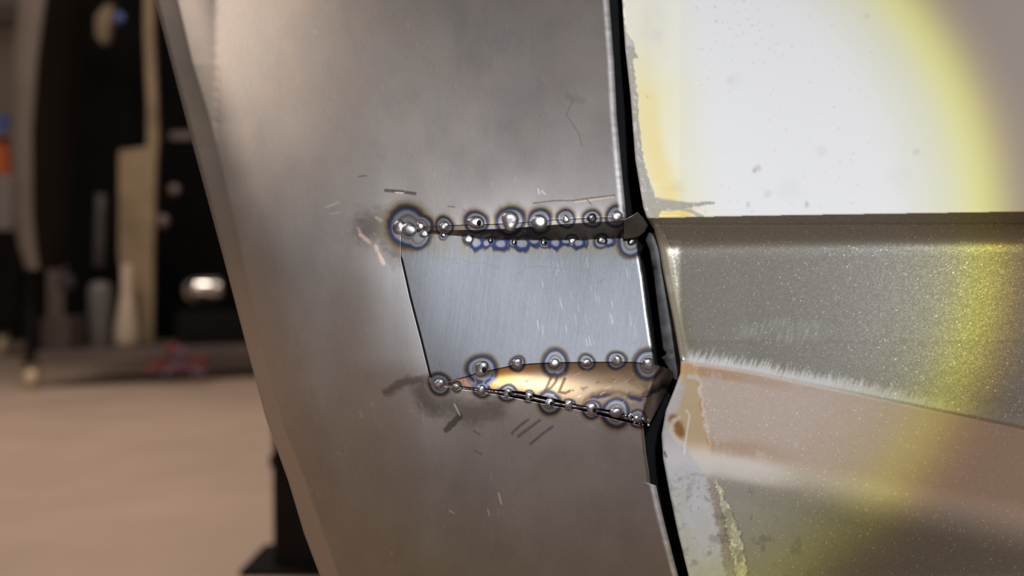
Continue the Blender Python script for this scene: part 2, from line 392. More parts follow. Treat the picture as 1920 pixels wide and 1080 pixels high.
def tab_color(u, v):
    col = np.empty(u.shape + (3,)); col[:] = (0.205, 0.212, 0.230)
    n = fbm(u / 60, v / 200, 71)
    st = fbm(u / 2.2 + v * 0.06, v / 120, 81, 3)
    col = col * (0.84 + 0.22 * n + 0.16 * (st - 0.5))[..., None]
    col = mix(col, (0.19, 0.165, 0.115), 0.7 * ss(v, 497, 455) * ss(fbm(u / 5, v / 60, 91), 0.1, 0.7))
    rs = np.random.RandomState(9)
    for i in range(40):
        a = rs.uniform(1000, 1200); b = rs.uniform(470, 640); l = rs.uniform(6, 22)
        sel = (np.abs(u - a) < 30) & (np.abs(v - b) < 30)
        col[sel] = stroke(col[sel], u[sel], v[sel], [(a, b), (a + l * 0.18, b + l)], 0.9, (0.55, 0.55, 0.57), rs.uniform(.05, .3))
    for a, k in (([(835, 487), (862, 485), (885, 494), (905, 492), (925, 500), (938, 503)], .55), ([(970, 515), (985, 503), (1010, 499), (1045, 502), (1080, 508), (1105, 505)], .6),
                 ([(1156, 478), (1145, 500), (1138, 508)], .6), ([(1134, 522), (1120, 532)], .9), ([(1104, 500), (1085, 530)], .35), ([(1158, 485), (1163, 520)], .3),
                 ([(1056, 640), (1050, 648)], .6), ([(1058, 652), (1070, 654)], .6), ([(1180, 646), (1200, 638)], .4), ([(857, 492), (858, 494)], .9), ([(891, 599), (893, 600)], .9)):
        col = stroke(col, u, v, a, 1.2, (0.17, 0.17, 0.18), k, 0.7, 1.4)
    lu = pl(v, [(b, a) for b, a in [(p[0], p[1]) for p in LINE]])
    return col

# ------------------------------------------------------------------ fender
fender = empty('car_fender', 'bare steel car fender with two tack-welded wedge cuts, beside the door gap', 'fender', tuple(W(900, 1420, D0)))

def band(name, band_id, rows_t, top, bot, R, rp, mat_, ucols_from, colorf, skirts, blue=False, clip_line=None):
    """rows_t 0..1 between the curves top(u), bot(u)"""
    rows_t = np.asarray(rows_t)
    n = len(rows_t)
    T = rows_t[:, None]
    # column parameter in px for a straight 0..R, last columns run round the folded edge
    fold = np.radians([0, 15, 30, 45, 60, 75, 90, 115, 150])
    ub = np.asarray(ucols_from, float)              # base columns 0..1 of (left,right)
    u = np.full((n, len(ub)), 900.0); v = np.full((n, len(ub)), 0.0)
    for _ in range(5):
        v = pl(u, top) * (1 - T) + pl(u, bot) * T
        lft = pl(v, L_in) if clip_line is None else pl(v, LINE) + 1.8 * ss(v, 476, 490)
        rgt = pl(v, R) - rp
        u = lft * (1 - ub) + rgt * ub
    y = depth(u, v, band_id)
    # folded right edge
    ue = u[:, -1:] + rp * np.sin(fold[None, 1:]); ve = np.repeat(v[:, -1:], len(fold) - 1, 1)
    ye = y[:, -1:] + rp * PX * (1 - np.cos(fold[None, 1:])) + (fold[None, 1:] > 2.5) * 0.003
    U = np.concatenate([u, ue], 1); V = np.concatenate([v, ve], 1); Y = np.concatenate([y, ye], 1)
    if clip_line is None:  # outer flange at the wheel arch
        k = np.array([1.0, 0.75, 0.5, 0.25, 0.12, 0.05])
        lo = pl(V[:, :1], L_out); l0 = U[:, :1]
        uf = l0 + (lo - l0) * k; vf = np.repeat(V[:, :1], len(k), 1)
        yf = Y[:, :1] + 0.008 * k ** 0.9 + 0 * uf
        # back lip
        U = np.concatenate([lo + 14, uf, U], 1); V = np.concatenate([vf[:, :1], vf, V], 1); Y = np.concatenate([yf[:, :1] + 0.012, yf, Y], 1)
    else:
        U = np.concatenate([U[:, :1], U], 1); V = np.concatenate([V[:, :1], V], 1); Y = np.concatenate([Y[:, :1] + 0.0008, Y], 1)
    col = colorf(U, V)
    if clip_line is None: col = mix(col, (0.42, 0.385, 0.36), ss(U, pl(V, L_in) + 4, pl(V, L_in) - 4))
    col, t = heat(U, V, col, blue, 1.75 if clip_line is None else 1.5, 0.75 if clip_line is None else 0.40)
    rgh = np.full(U.shape, 0.58)
    if clip_line is None:
        rgh = 0.42 + 0.06 * (fbm(U / 80, V / 80, 44) - 0.5)
    rgh = np.where(t < 1.15, rgh - 0.06, rgh)
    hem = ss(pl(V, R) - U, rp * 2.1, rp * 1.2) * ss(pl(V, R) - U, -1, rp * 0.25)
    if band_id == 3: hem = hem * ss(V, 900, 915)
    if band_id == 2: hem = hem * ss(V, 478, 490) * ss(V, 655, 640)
    col = mix(col, (0.95, 0.96, 1.0), hem * (0.1 + 0.8 * fbm(V / 14, V / 9, 88))); rgh = rgh + (0.14 if band_id != 2 else -0.22) * hem  # highlight along the folded edge painted in as near-white steel
    for side in skirts:
        i = 0 if side == 't' else -1
        # cut edge: small burr then sheet thickness
        def add(A, dA=0.0, c=None):
            r = A[i:i + 1] if i == 0 else A[-1:]
            r = r + dA if c is None else r * 0 + c
            return np.concatenate([r, A], 0) if i == 0 else np.concatenate([A, r], 0)
        gap = ss(np.abs(pl(U[i:i + 1] if i == 0 else U[-1:], C1t if V[i].mean() < 560 else C2t) - pl(U[i:i + 1] if i == 0 else U[-1:], C1b if V[i].mean() < 560 else C2b)), 0.5, 3)
        ed = col[i:i + 1] if i == 0 else col[-1:]; ed = ed + (np.array((0.30, 0.27, 0.25)) - ed) * gap[..., None]
        U = add(U); V = add(V, (-3 if i == 0 else 3) * (1 - gap)); Y = add(Y, 0.00002 + 0.0010 * gap); rgh = add(rgh)
        col = np.concatenate([ed, col], 0) if i == 0 else np.concatenate([col, ed], 0)
    P = W(U, V, D0 + Y)
    return grid_mesh(name, P, fender, mat_, {'Col': col, 'Rgh': rgh})

def fr(vals): a = np.array(vals, float); return (a - a[0]) / (a[-1] - a[0])
cols = fr(list(np.arange(0, 300, 6)) + list(np.arange(300, 800, 1.35)))
rows1 = fr(list(np.arange(-320, -20, 20)) + list(np.arange(-20, 320, 3)) + list(np.arange(320, 420.1, 1.2)))
rows2 = np.linspace(0, 1, 200)
rows3 = fr(list(np.arange(735, 850, 1.2)) + list(np.arange(850, 1110, 3)) + list(np.arange(1110, 1421, 20)))
TOPE = [(0, -320), (2000, -320)]; BOTE = [(0, 1420), (2000, 1420)]
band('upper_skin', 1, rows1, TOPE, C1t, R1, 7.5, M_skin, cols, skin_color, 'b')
# strip of skin between the two cuts, left of the scribed line
def mid_strip():
    T = rows2[:, None]; n = len(rows2); ub = np.concatenate([np.linspace(0, 0.6, 30), np.linspace(0.6, 1, 90)[1:]])
    u = np.full((n, len(ub)), 600.0)
    for _ in range(5):
        v = pl(u, C1b) * (1 - T) + pl(u, C2t) * T
        l = pl(v, L_in); r = pl(v, LINE) - 1.8 * ss(v, 476, 490)
        u = l * (1 - ub) + r * ub
    y = depth(u, v, 2)
    k = np.array([1.0, 0.75, 0.5, 0.25, 0.12, 0.05]); lo = pl(v[:, :1], L_out)
    uf = u[:, :1] + (lo - u[:, :1]) * k
    U = np.concatenate([lo + 14, uf, u, u[:, -1:]], 1); V = np.concatenate([v[:, :1].repeat(7, 1), v, v[:, -1:]], 1)
    Y = np.concatenate([y[:, :1] + 0.020, y[:, :1] + 0.008 * k ** 0.9, y, y[:, -1:] + 0.0008], 1)
    col, t = heat(U, V, mix(skin_color(U, V), (0.42, 0.385, 0.36), ss(U, pl(V, L_in) + 4, pl(V, L_in) - 4)), False)
    col = mix(col, (0.36, 0.36, 0.37), 0.55 * ss(U, 640, 760) * ss(V, 470, 520) * ss(V, 720, 650))
    return grid_mesh('middle_skin', W(U, V, D0 + Y), fender, M_skin, {'Col': col, 'Rgh': 0.42 + 0.06 * (fbm(U / 80, V / 80, 44) - 0.5) + 0.08 * ss(U, 600, 740) * ss(V, 450, 500) * ss(V, 710, 660)})
mid_strip()
tab = band('brushed_tab', 2, rows2, C1b, C2t, R2, 4, M_tab, np.linspace(0, 1, 340), tab_color, 'tb', True, LINE)
tab['label'] = 'bright brushed steel tab between the two cuts'
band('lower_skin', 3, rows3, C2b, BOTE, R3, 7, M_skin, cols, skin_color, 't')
# dark floor of the scribed line
ln = np.array(LINE, float)
vv = np.linspace(470, 708, 40); uu = pl(vv, LINE)
Pl = np.stack([W(uu - 3, vv, D0 + depth(uu - 3, vv, 2) + 0.0007), W(uu + 3, vv, D0 + depth(uu + 3, vv, 2) + 0.0007)], 1)
grid_mesh('scribed_line', Pl, fender, M_pit)

# upper filler: lip, then a dark step that falls back to the tab
def filler_upper():
    us = np.concatenate([np.linspace(798, 1176, 300)])
    ts = np.linspace(0, 1, 30)
    low = [(798, 431), (837, 431), (940, 429.5), (987, 426), (1037, 422), (1095, 418), (1150, 415), (1180, 411)]
    U = np.repeat(us[None], 44, 0); V = np.zeros_like(U); Y = np.zeros_like(U)
    c1 = pl(us, C1t) + 1.0; lo = pl(us, low); c2 = pl(us, C1b) + 1.5
    ya = depth(us, c1, 1) + 0.0002; yb = depth(us, c2, 2) + 0.0004
    for k in range(44):
        if k < 14:
            t = k / 13.0; V[k] = c1 + (lo - c1) * t; Y[k] = ya + 0.0002 * t
        else:
            t = (k - 13) / 30.0; V[k] = lo + (c2 - lo) * t; Y[k] = ya + (yb - ya) * t ** 0.8
    col = np.empty(U.shape + (3,)); col[:] = (0.30, 0.285, 0.26)
    col = mix(col, (0.42, 0.38, 0.34), (np.arange(44) < 13)[:, None] * np.ones_like(U) * 0.9)  # lit lip painted lighter than the step that faces down
    n = fbm(U / 14, V / 9, 61)
    col = mix(col, (0.10, 0.12, 0.17), ss(U, 1060, 990) * ss(n, 0.35, 0.55) * (np.arange(44) >= 13)[:, None])
    col = mix(col, (0.24, 0.17, 0.09), 0.6 * ss(fbm(U / 20, V / 12, 66), 0.55, 0.7) * (np.arange(44) >= 13)[:, None])
    col, t = heat(U, V, col, False, 1.3)
    return grid_mesh('upper_filler_strip', W(U, V, D0 + Y), fender, M_fill, {'Col': col, 'Rgh': np.full(U.shape, 0.38)})
filler_upper()
# bent tail of the upper filler, sticking out into the door gap
def tail():
    le = np.array([(1170, 412, -0.0010), (1170, 421, 0.0010), (1170, 430, 0.0026), (1170, 439, 0.0040), (1170, 448, 0.0050)])
    mi = np.array([(1184, 405, -0.0014), (1187, 416, 0.0006), (1189, 427, 0.0022), (1190, 437, 0.0036), (1188, 446, 0.0048)])
    ri = np.array([(1195, 397, -0.0006), (1207, 409, 0.0010), (1215, 422, 0.0026), (1209, 434, 0.0038), (1200, 442, 0.0046)])
    k = np.linspace(0, 4, 25)
    ip = lambda A: np.stack([np.interp(k, np.arange(5), A[:, j]) for j in range(3)], -1)
    a_, m_, r_ = ip(le), ip(mi), ip(ri); t = np.linspace(0, 1, 16)[None, :, None]
    Q = a_[:, None] * (1 - t) * (1 - 2 * t) + m_[:, None] * 4 * t * (1 - t) + r_[:, None] * t * (2 * t - 1)
    P = W(Q[..., 0], Q[..., 1], D0 + Q[..., 2])
    B = W(Q[..., 0], Q[..., 1], D0 + Q[..., 2] + 0.0009)
    P = np.concatenate([P, B[:, -1:]], 1); B2 = np.concatenate([B, B[:, -1:]], 1)
    P = np.concatenate([B2[:1], P, B2[-1:]], 0)
    grid_mesh('filler_tail', P, fender, mat('dull_filler_steel', (0.17, 0.17, 0.15), 0.5, 1.0, 0.2, 200, 0.1))
tail()

# lower filler: copper-tinted wedge that rolls back at its right end
def filler_lower():
    top = C2t
    botm = [(815, 719.5), (841, 722), (865, 724), (894, 727), (941, 731), (978, 734), (1000, 739), (1041, 748), (1061, 754), (1102, 763), (1143, 769), (1173, 777), (1205, 787), (1225, 784), (1240, 770), (1262, 740)]
    us = np.concatenate([np.linspace(822, 1200, 330), np.linspace(1200, 1263, 60)[1:]])
    n = 90
    tt = np.linspace(0, 1, n)[:, None]
    topc = np.where(us < 1214, pl(us, C2t) + 1.2, pl(us, [(1214, 683), (1232, 685), (1245, 688), (1256, 693), (1263, 699)]))
    botc = np.where(us < 1205, pl(us, botm), pl(us, [(1205, 787), (1216, 797), (1224, 782), (1240, 752), (1263, 704)]))
    U = np.repeat(us[None], n, 0); V = topc * (1 - tt) + botc * tt
    Y = depth(us, topc, 2) * (1 - tt) + depth(us, botc, 3) * tt + 0.0003 + 0.0 * U + 0.0012 * np.sin(np.pi * tt) * (1 - 1.0 * tt) * ss(U, 860, 1000)
    bend = pl(V, [(680, 1232), (700, 1228), (746, 1212), (800, 1196)])
    Y = Y + 0.010 * np.clip((U - bend) / 34.0, 0, 1.4) ** 1.7
    col = np.empty(U.shape + (3,)); col[:] = (0.44, 0.30, 0.18)
    col = mix(col, (0.80, 0.42, 0.14), ss(U, 1010, 930) * ss(U, 900, 925))
    col = mix(col, (0.75, 0.45, 0.27), ss(U, 905, 870))
    col = mix(col, (0.28, 0.205, 0.135), ss(U, 1030, 1120))
    col = mix(col, (0.17, 0.11, 0.06), 0.6 * ss(U, 1090, 1160) * ss(fbm(U / 30, V / 14, 8), 0.4, 0.65))
    col = mix(col, (0.26, 0.23, 0.21), ss(U - bend, -8, 6))
    col = col * (0.88 + 0.25 * fbm(U / 30, V / 18, 14))[..., None]
    # blued zone along the lower weld
    lim = pl(U, [(822, 800), (1080, 790), (1095, 757), (1110, 745), (1140, 740), (1160, 742), (1180, 743), (1200, 749), (1216, 738), (1240, 725)]) + 5 * (fbm(U / 9, V * 0, 31) - 0.5)
    dlt = V - lim
    col = mix(col, (0.17, 0.14, 0.12), ss(dlt, 4, 14) * ss(U - bend, 14, -6))
    col = mix(col, (0.10, 0.06, 0.03), 0.85 * ss(dlt, -16, -4) * ss(dlt, 3, -1) * ss(U, 1060, 1110))
    col = mix(col, (0.025, 0.03, 0.06), 0.95 * ss(dlt, -5, 0) * ss(dlt, 9, 3))
    col = stroke(col, U, V, [(1153, 746), (1150, 762)], 1.4, (0.75, 0.55, 0.42), 0.7)
    col, t = heat(U, V, col, False, 1.5)
    for (a, b, r) in ((900, 700, 26), (920, 722, 14), (880, 716, 12)):
        q = np.hypot(U - a, V - b) / r
        col = mix(col, (0.22, 0.26, 0.42), 0.75 * ss(np.abs(q - 1.0), 0.16, 0.04) * ss(U, 860, 875))
    # handwriting: D L .
    ink = (0.07, 0.045, 0.03)
    for pts in ([(1035, 704), (1022, 733)], [(1030, 703), (1040, 701), (1045, 706), (1042, 716), (1034, 726), (1022, 734)], [(1059, 710), (1048, 735), (1060, 737), (1068, 733)]):
        col = stroke(col, U, V, pts, 2.6, ink, 0.85, 0.5)
    for pts in ([(1073, 732), (1075, 732)], [(1095, 728), (1101, 726)], [(1119, 718), (1122, 716)], [(986, 715), (990, 715)], [(1090, 727), (1094, 731)]):
        col = stroke(col, U, V, pts, 2.0, (0.12, 0.10, 0.08), 0.75, 0.7, 2)
    rs = np.random.RandomState(3)
    for i in range(40):
        a = rs.uniform(925, 1215); b = rs.uniform(695, 765); l = rs.uniform(3, 12); an = rs.uniform(-0.9, -0.3)
        col = stroke(col, U, V, [(a, b), (a + l * math.cos(an), b + l * math.sin(an))], 0.8, (0.75, 0.55, 0.38), rs.uniform(.1, .4))
    U2 = np.concatenate([U, U[-1:]], 0); V2 = np.concatenate([V, V[-1:] + 1], 0); Y2 = np.concatenate([Y, Y[-1:] + 0.0012], 0)
    col = np.concatenate([col, col[-1:] * 0 + 0.25], 0)
    o = grid_mesh('lower_filler_wedge', W(U2, V2, D0 + Y2), fender, M_fill, {'Col': col, 'Rgh': np.full(U2.shape, 0.46)})
    o['label'] = 'copper-brown heat-tinted wedge with DL handwritten on it'
filler_lower()

# tack welds
def tack(u, v, r, dark, pit, i, upper):
    rs = np.random.RandomState(100 + i)
    band_id = (1 if v < 430 else 2) if v < 560 else (2 if v < 700 else 3)
    y = float(depth(np.array(u, float), np.array(v, float), band_id))
    bm = bmesh.new(); bmesh.ops.create_icosphere(bm, subdivisions=3, radius=1)
    ph = rs.uniform(0, 6.28, 6); sx = rs.uniform(0.9, 1.12); sz = rs.uniform(0.88, 1.1)
    for w in bm.verts:
        p = w.co; k = 1 + 0.13 * math.sin(2.2 * (p.x * math.cos(ph[4]) + p.z * math.sin(ph[4])) + ph[0]) + 0.06 * math.sin(4.3 * (p.x * math.cos(ph[5]) + p.z * math.sin(ph[5])) + ph[1])
        dimple = 0.35 * math.exp(-((p.x - 0.15) ** 2 + (p.z + 0.05) ** 2) / 0.12) if p.y < 0 else 0
        w.co = Vector((p.x * k * sx, p.y * (0.38 * k - 0.18 * dimple), p.z * k * sz)) * 1.12 * r * PX
    c = Vector(W(u, v, D0 + y + 0.0001))
    bmesh.ops.translate(bm, vec=c, verts=bm.verts)
    o = from_bm('tack_weld', bm, fender, M_weld_dark if dark else M_weld, True)
    if pit:
        bm = bmesh.new(); bmesh.ops.create_icosphere(bm, subdivisions=2, radius=1)
        for w in bm.verts: w.co = Vector((w.co.x * 0.36, w.co.y * 0.25, w.co.z * 0.45 )) * r * PX
        a = rs.uniform(-0.5, 0.5)
        bmesh.ops.translate(bm, vec=c + Vector((0.42 * r * PX, -0.50 * r * PX, -0.1 * r * PX)), verts=bm.verts)
        from_bm('pore', bm, o, M_pit, True)
i = 0
for (u, v, r, hr, dk, pit) in TACKS:
    if r > 0: tack(u, v, r, dk, pit, i, v < 560)
    i += 1
# spatter balls along the lower cut
rs = np.random.RandomState(12)
for k in range(16):
    u = rs.uniform(1165, 1218); v = pl(u, C2b) - rs.uniform(2, 16)
    tack(u, float(v), rs.uniform(1.6, 3.4), rs.rand() < 0.3, 0, 200 + k, False)
# molten wire run in the open lower cut
def wire_run():
    us = np.linspace(858, 1205, 200); vs = pl(us, [(858, 727), (894, 730.5), (941, 736), (978, 741), (1041, 756), (1102, 766), (1143, 775), (1173, 784), (1205, 792)])
    seg = 8; rr = 2.6 + 1.6 * fbm(us / 7, us * 0, 77)
    P = np.zeros((len(us), seg + 1, 3))
    yb = depth(us, vs, 3) + 0.0006
    c = W(us, vs, D0 + yb)
    for s in range(seg + 1):
        a = 2 * math.pi * s / seg
        P[:, s] = c + np.stack([0 * us, np.cos(a) * rr * PX, np.sin(a) * rr * PX], -1)
    grid_mesh('weld_run', P, fender, M_weld_dark)
wire_run()

# ------------------------------------------------------------------ door
DLp = [(-320, 1135), (0, 1166), (90, 1172), (180, 1182), (300, 1191), (390, 1206), (412, 1214), (430, 1226), (470, 1236), (500, 1241), (600, 1262), (680, 1276), (700, 1275), (730, 1264), (770, 1248), (815, 1240), (860, 1243), (930, 1256), (1000, 1271), (1080, 1291), (1420, 1375)]
def crease(u): return pl(u, [(1100, 409), (1225, 409), (1400, 405), (1920, 397), (2500, 388)])
def ridge(u): return pl(u, [(1100, 655), (1275, 676), (1400, 694), (1600, 735), (1920, 803), (2500, 920)])
door = empty('two_tone_car_door', 'white over champagne metallic car door with sanded, rust-stained edge, right of fender', 'door panel', tuple(W(1600, 1420, D0)))
def door_depth(u, v):
    c = crease(u); r = ridge(u)
    y_up = 0.0005 + 0.28 * PX * np.clip(c - v, 0, 900) 
    a = np.clip((v - c) / 46.0, 0, 1)
    y_step = 0.0008 + 0.0090 * a ** 1.0
    t = np.clip((v - c - 46) / (r - c - 46), 0, 1)
    y_mid = 0.0098 - 0.0105 * t ** 1.05
    q = np.clip(v - r, 0, 900)
    lim = pl(u, [(1240, 150), (1500, 165), (1920, 150), (2500, 140)])
    y_low = -0.0007 + 0.0100 * np.clip(q / lim, 0, 1) ** 0.9 - 0.0016 * np.clip((q - lim) / 100, 0, 8)
    y = np.where(v < c, y_up, np.where(v < c + 46, y_step, np.where(v < r, y_mid, y_low)))
    x = np.clip(u - 1275, 0, 750); return y + PX * (0.17 * x - 0.00036 * x * x) - PX * 0.37 * np.clip(u - 2025, 0, 1900)
us_t = np.concatenate([np.arange(0, 200, 1.5), np.arange(200, 760, 2.6), np.arange(760, 2000, 20)])
vs = np.concatenate([np.arange(-320, -15, 15), np.arange(-15, 350, 3), np.arange(350, 420, 1.2), np.arange(420, 640, 2.6), np.arange(640, 1095, 1.9), np.arange(1095, 1421, 15)])
rd = 8.0
V = np.repeat(vs[:, None], len(us_t), 1)
U = pl(V, DLp) + rd + us_t[None]
Yd = door_depth(U, V)
# soften the profile slightly, rows only
soft = ss(V, crease(U) + 14, crease(U) + 30) * ss(V, ridge(U) - 10, ridge(U) - 40) + ss(V, ridge(U) + 60, ridge(U) + 110)
for _ in range(60):
    Yn = Yd.copy(); Yn[1:-1] = 0.25 * Yd[:-2] + 0.5 * Yd[1:-1] + 0.25 * Yd[2:]; Yd = Yd + (Yn - Yd) * soft
for _ in range(6):
    Yd[1:-1] = 0.25 * Yd[:-2] + 0.5 * Yd[1:-1] + 0.25 * Yd[2:]
fold = np.radians([150, 115, 90, 72, 54, 36, 18])
Uf = U[:, :1] - rd * np.sin(fold); Vf = np.repeat(V[:, :1], len(fold), 1); Yf = Yd[:, :1] + rd * PX * (1 - np.cos(fold)) + (fold > 2.5) * 0.004
U = np.concatenate([Uf, U], 1); V = np.concatenate([Vf, V], 1); Yd = np.concatenate([Yf, Yd], 1)
e = U - pl(V, DLp); c = crease(U); r = ridge(U)
n1 = fbm(U / 22, V / 22, 1); n2 = fbm(U / 7, V / 7, 2); n3 = fbm(U / 60, V / 60, 3)
white = V < c
col = np.empty(U.shape + (3,)); col[:] = (0.37, 0.35, 0.305)
rough = np.full(U.shape, 0.36); flake = np.ones(U.shape); relief = np.zeros(U.shape); coat = np.full(U.shape, 0.35)
# --- metallic lower part
col = mix(col, (0.32, 0.27, 0.15), 0.6 * ss(e, 45, 8) * ss(V, r, r - 40))
m = ss(V - r, -46 + 34 * 0, -8) * ss(V - r, 8, 0) * ss(U, 1275, 1300) * ss(U, 1800, 1500)
jag = fbm(U / 2.2 + V / 6, V / 20, 6) * 0.75 + 0.25 * fbm(U / 40, V / 30, 16)
m1 = ss(jag + (V - r + 36) / 52.0, 0.60, 1.15) * ss(V - r, 9, 1) * ss(V - r, -60, -30) * ss(U, 1272, 1300) * (0.25 + 0.75 * ss(U, 1850, 1450))
col = mix(col, (0.58, 0.58, 0.565), 0.8 * m1); flake = flake * (1 - 0.75 * m1); rough = rough + 0.2 * m1
m2 = ss(jag, 0.42, 0.7) * ss(np.hypot((U - 1470) / 105, (V - 622) / 30), 1.1, 0.5)
col = mix(col, (0.45, 0.45, 0.43), 0.55 * m2); flake *= (1 - 0.4 * m2)
for pts, w_, k in (([(1245, 440), (1258, 470), (1265, 500), (1270, 535)], 1.6, .6), ([(1255, 452), (1275, 453)], 1.5, .5), ([(1252, 520), (1258, 545)], 4, .8), ([(1222, 420), (1233, 421)], 3, .6)):
    col = stroke(col, U, V, pts, w_, (0.62, 0.60, 0.54), k, 0.7, 2)
low = (V > r)
hemd = ss(e, 20, 9) * ss(V, c + 10, c + 30) * ss(V, r - 2, r - 12)
col = mix(col, (0.15, 0.13, 0.085), 0.8 * hemd); rough = rough + 0.3 * hemd; flake = flake * (1 - 0.8 * hemd); coat = coat * (1 - hemd)
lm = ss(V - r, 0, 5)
col = mix(col, (0.82, 0.72, 0.64), lm * 0.9 * ss(V - r, 250, 150)); flake = flake * (1 - 0.5 * lm * ss(V - r, 250, 150))  # floor reflection below the ridge painted in as a lighter, pinkish colour
ru = pl(V, [(690, 1300), (720, 1310), (760, 1312), (800, 1322), (850, 1328), (900, 1330)]) + 7 * (n2 - 0.5)
orange = lm * ss(V, 870, 820)
col = mix(col, (0.46, 0.33, 0.15), 0.75 * orange * ss(U, ru + 4, ru - 4))
col = mix(col, (0.55, 0.30, 0.07), 0.8 * orange * ss(np.abs(U - ru), 5, 1) * ss(n2, 0.35, 0.6))
col = mix(col, (0.60, 0.34, 0.13), 0.6 * ss(np.abs(V - r - 14), 16, 4) * ss(U, 1560, 1300) * ss(n1, 0.2, 0.5))
col = mix(col, (0.55, 0.36, 0.13), 0.5 * ss(np.abs(V - (835 + (U - 1330) * 0.12)), 26, 4) * ss(U, 1560, 1340) * ss(U, 1320, 1335) * ss(n1, 0.3, 0.55))
flake = np.where(low, flake * (1 - 0.8 * ss(U, ru + 10, ru)), flake)
rough = np.where(low & (U < ru), 0.5, rough)
# worn filler on the lower left edge
edge_w = pl(V, [(690, 6), (720, 16), (760, 22), (800, 20), (830, 40), (860, 62), (900, 72), (960, 78), (1080, 72), (1420, 70)]) + 16 * (n2 - 0.5)
lav = ss(e, edge_w + 5, edge_w - 4) * lm * ss(V, 700, 730)
col = mix(col, (0.47, 0.46, 0.48), lav * (0.75 + 0.25 * ss(n1, 0.4, 0.6)))
col = mix(col, (0.22, 0.22, 0.24), lav * 0.6 * ss(n2, 0.58, 0.72) * ss(np.abs(V - 925), 60, 20))
cream_r = pl(V, [(850, 60), (880, 80), (930, 104), (1000, 118), (1080, 112), (1420, 120)]) + 16 * (n2 - 0.5)
cream = ss(e, cream_r + 4, cream_r - 4) * ss(e, edge_w + 14, edge_w + 20) * ss(V, 868, 900)
col = mix(col, (0.42, 0.40, 0.29), cream); col = mix(col, (0.66, 0.62, 0.46), cream * ss(n2, 0.52, 0.68))
brn = ss(np.abs(e - edge_w - 8), 9, 3) * ss(V, 880, 905)
col = mix(col, (0.27, 0.215, 0.17), 0.85 * brn)
wipe = ss(np.abs(V - (870 + (U - 1330) * 0.18)), 34, 6) * ss(U, 1290, 1320) * ss(U, 1530, 1400)
col = mix(col, (0.50, 0.50, 0.47), 0.6 * wipe * (0.5 + 0.5 * n1)); 
hz = ss(V - r, 190, 260) * ss(U, 1620, 1400)
col = mix(col, (0.40, 0.39, 0.30), 0.45 * hz * ss(n3, 0.3, 0.6)); col = mix(col, (0.16, 0.16, 0.12), 0.5 * hz * ss(n1, 0.6, 0.75))
col = stroke(col, U, V, [(1262, 785), (1272, 800), (1276, 812)], 9, (0.26, 0.12, 0.03), 0.95, 0.6, 6)
col = stroke(col, U, V, [(1273, 783), (1262, 790), (1256, 808), (1266, 822), (1281, 834)], 4, (0.60, 0.55, 0.40), 0.8, 0.6, 5)
col = stroke(col, U, V, [(1287, 770), (1293, 778), (1288, 810), (1284, 838), (1283, 850)], 1.8, (0.70, 0.66, 0.54), 0.9, 0.5, 1)
col = stroke(col, U, V, [(1292, 706), (1306, 708)], 4, (0.62, 0.60, 0.55), 0.7, 0.5, 4)
col = stroke(col, U, V, [(1246, 848), (1249, 856)], 2.5, (0.08, 0.08, 0.09), 0.8)
nf = np.maximum.reduce([lav, cream, brn, 0.8 * wipe, 0.4 * hz]); flake = flake * (1 - nf); rough = rough + nf * 0.2; relief = np.maximum(relief, cream + 0.25 * lav + 0.5 * brn); coat = coat * (1 - nf)
# --- white upper part
wc = np.empty(U.shape + (3,)); wc[:] = (0.74, 0.755, 0.765)
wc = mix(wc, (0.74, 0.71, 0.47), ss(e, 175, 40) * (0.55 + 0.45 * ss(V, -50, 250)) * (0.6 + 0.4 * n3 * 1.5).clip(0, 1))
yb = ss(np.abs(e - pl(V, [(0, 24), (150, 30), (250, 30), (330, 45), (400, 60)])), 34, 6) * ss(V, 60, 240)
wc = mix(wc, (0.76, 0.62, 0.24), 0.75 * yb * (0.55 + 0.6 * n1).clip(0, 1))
wc = mix(wc, (0.55, 0.56, 0.53), 0.35 * ss(np.hypot((U - 1225) / 40, (V - 60) / 80), 1.2, 0.2) * n1 * 1.5)
gw = pl(V, [(-20, 2), (60, 3), (80, 14), (108, 22), (112, 13), (200, 13), (300, 15), (340, 20), (372, 26), (382, 46), (400, 30), (412, 14)]) + 9 * (n2 - 0.5)
gr = ss(e, gw + 1.5, gw - 1.5)
tong = ss(dseg(U, V, [(1215, 384), (1255, 382), (1300, 382), (1335, 380)]), 9, 5) if False else 0
tg = dseg(U, V, [(1210, 381), (1262, 386), (1300, 384), (1338, 380)]) + 6 * (n2 - 0.5)
gr = np.maximum(gr, ss(tg, pl(U, [(1200, 14), (1260, 11), (1300, 5), (1340, 1.5)]) + 2, pl(U, [(1200, 10), (1260, 7), (1300, 2), (1340, 0)])))
tg2 = dseg(U, V, [(1270, 390), (1300, 398), (1316, 406)]) + 5 * (n2 - 0.5)
gr = np.maximum(gr, 0.8 * ss(tg2, 5, 2))
wc = mix(wc, (0.76, 0.60, 0.20), 0.8 * ss(V, c - 19, c - 14) * ss(U, 1310, 1285) * ss(e, 10, 20))
wc = mix(wc, (0.30, 0.285, 0.26), gr * (0.8 + 0.2 * n2)); wc = mix(wc, (0.55, 0.56, 0.58), gr * 0.7 * ss(n2, 0.6, 0.72))
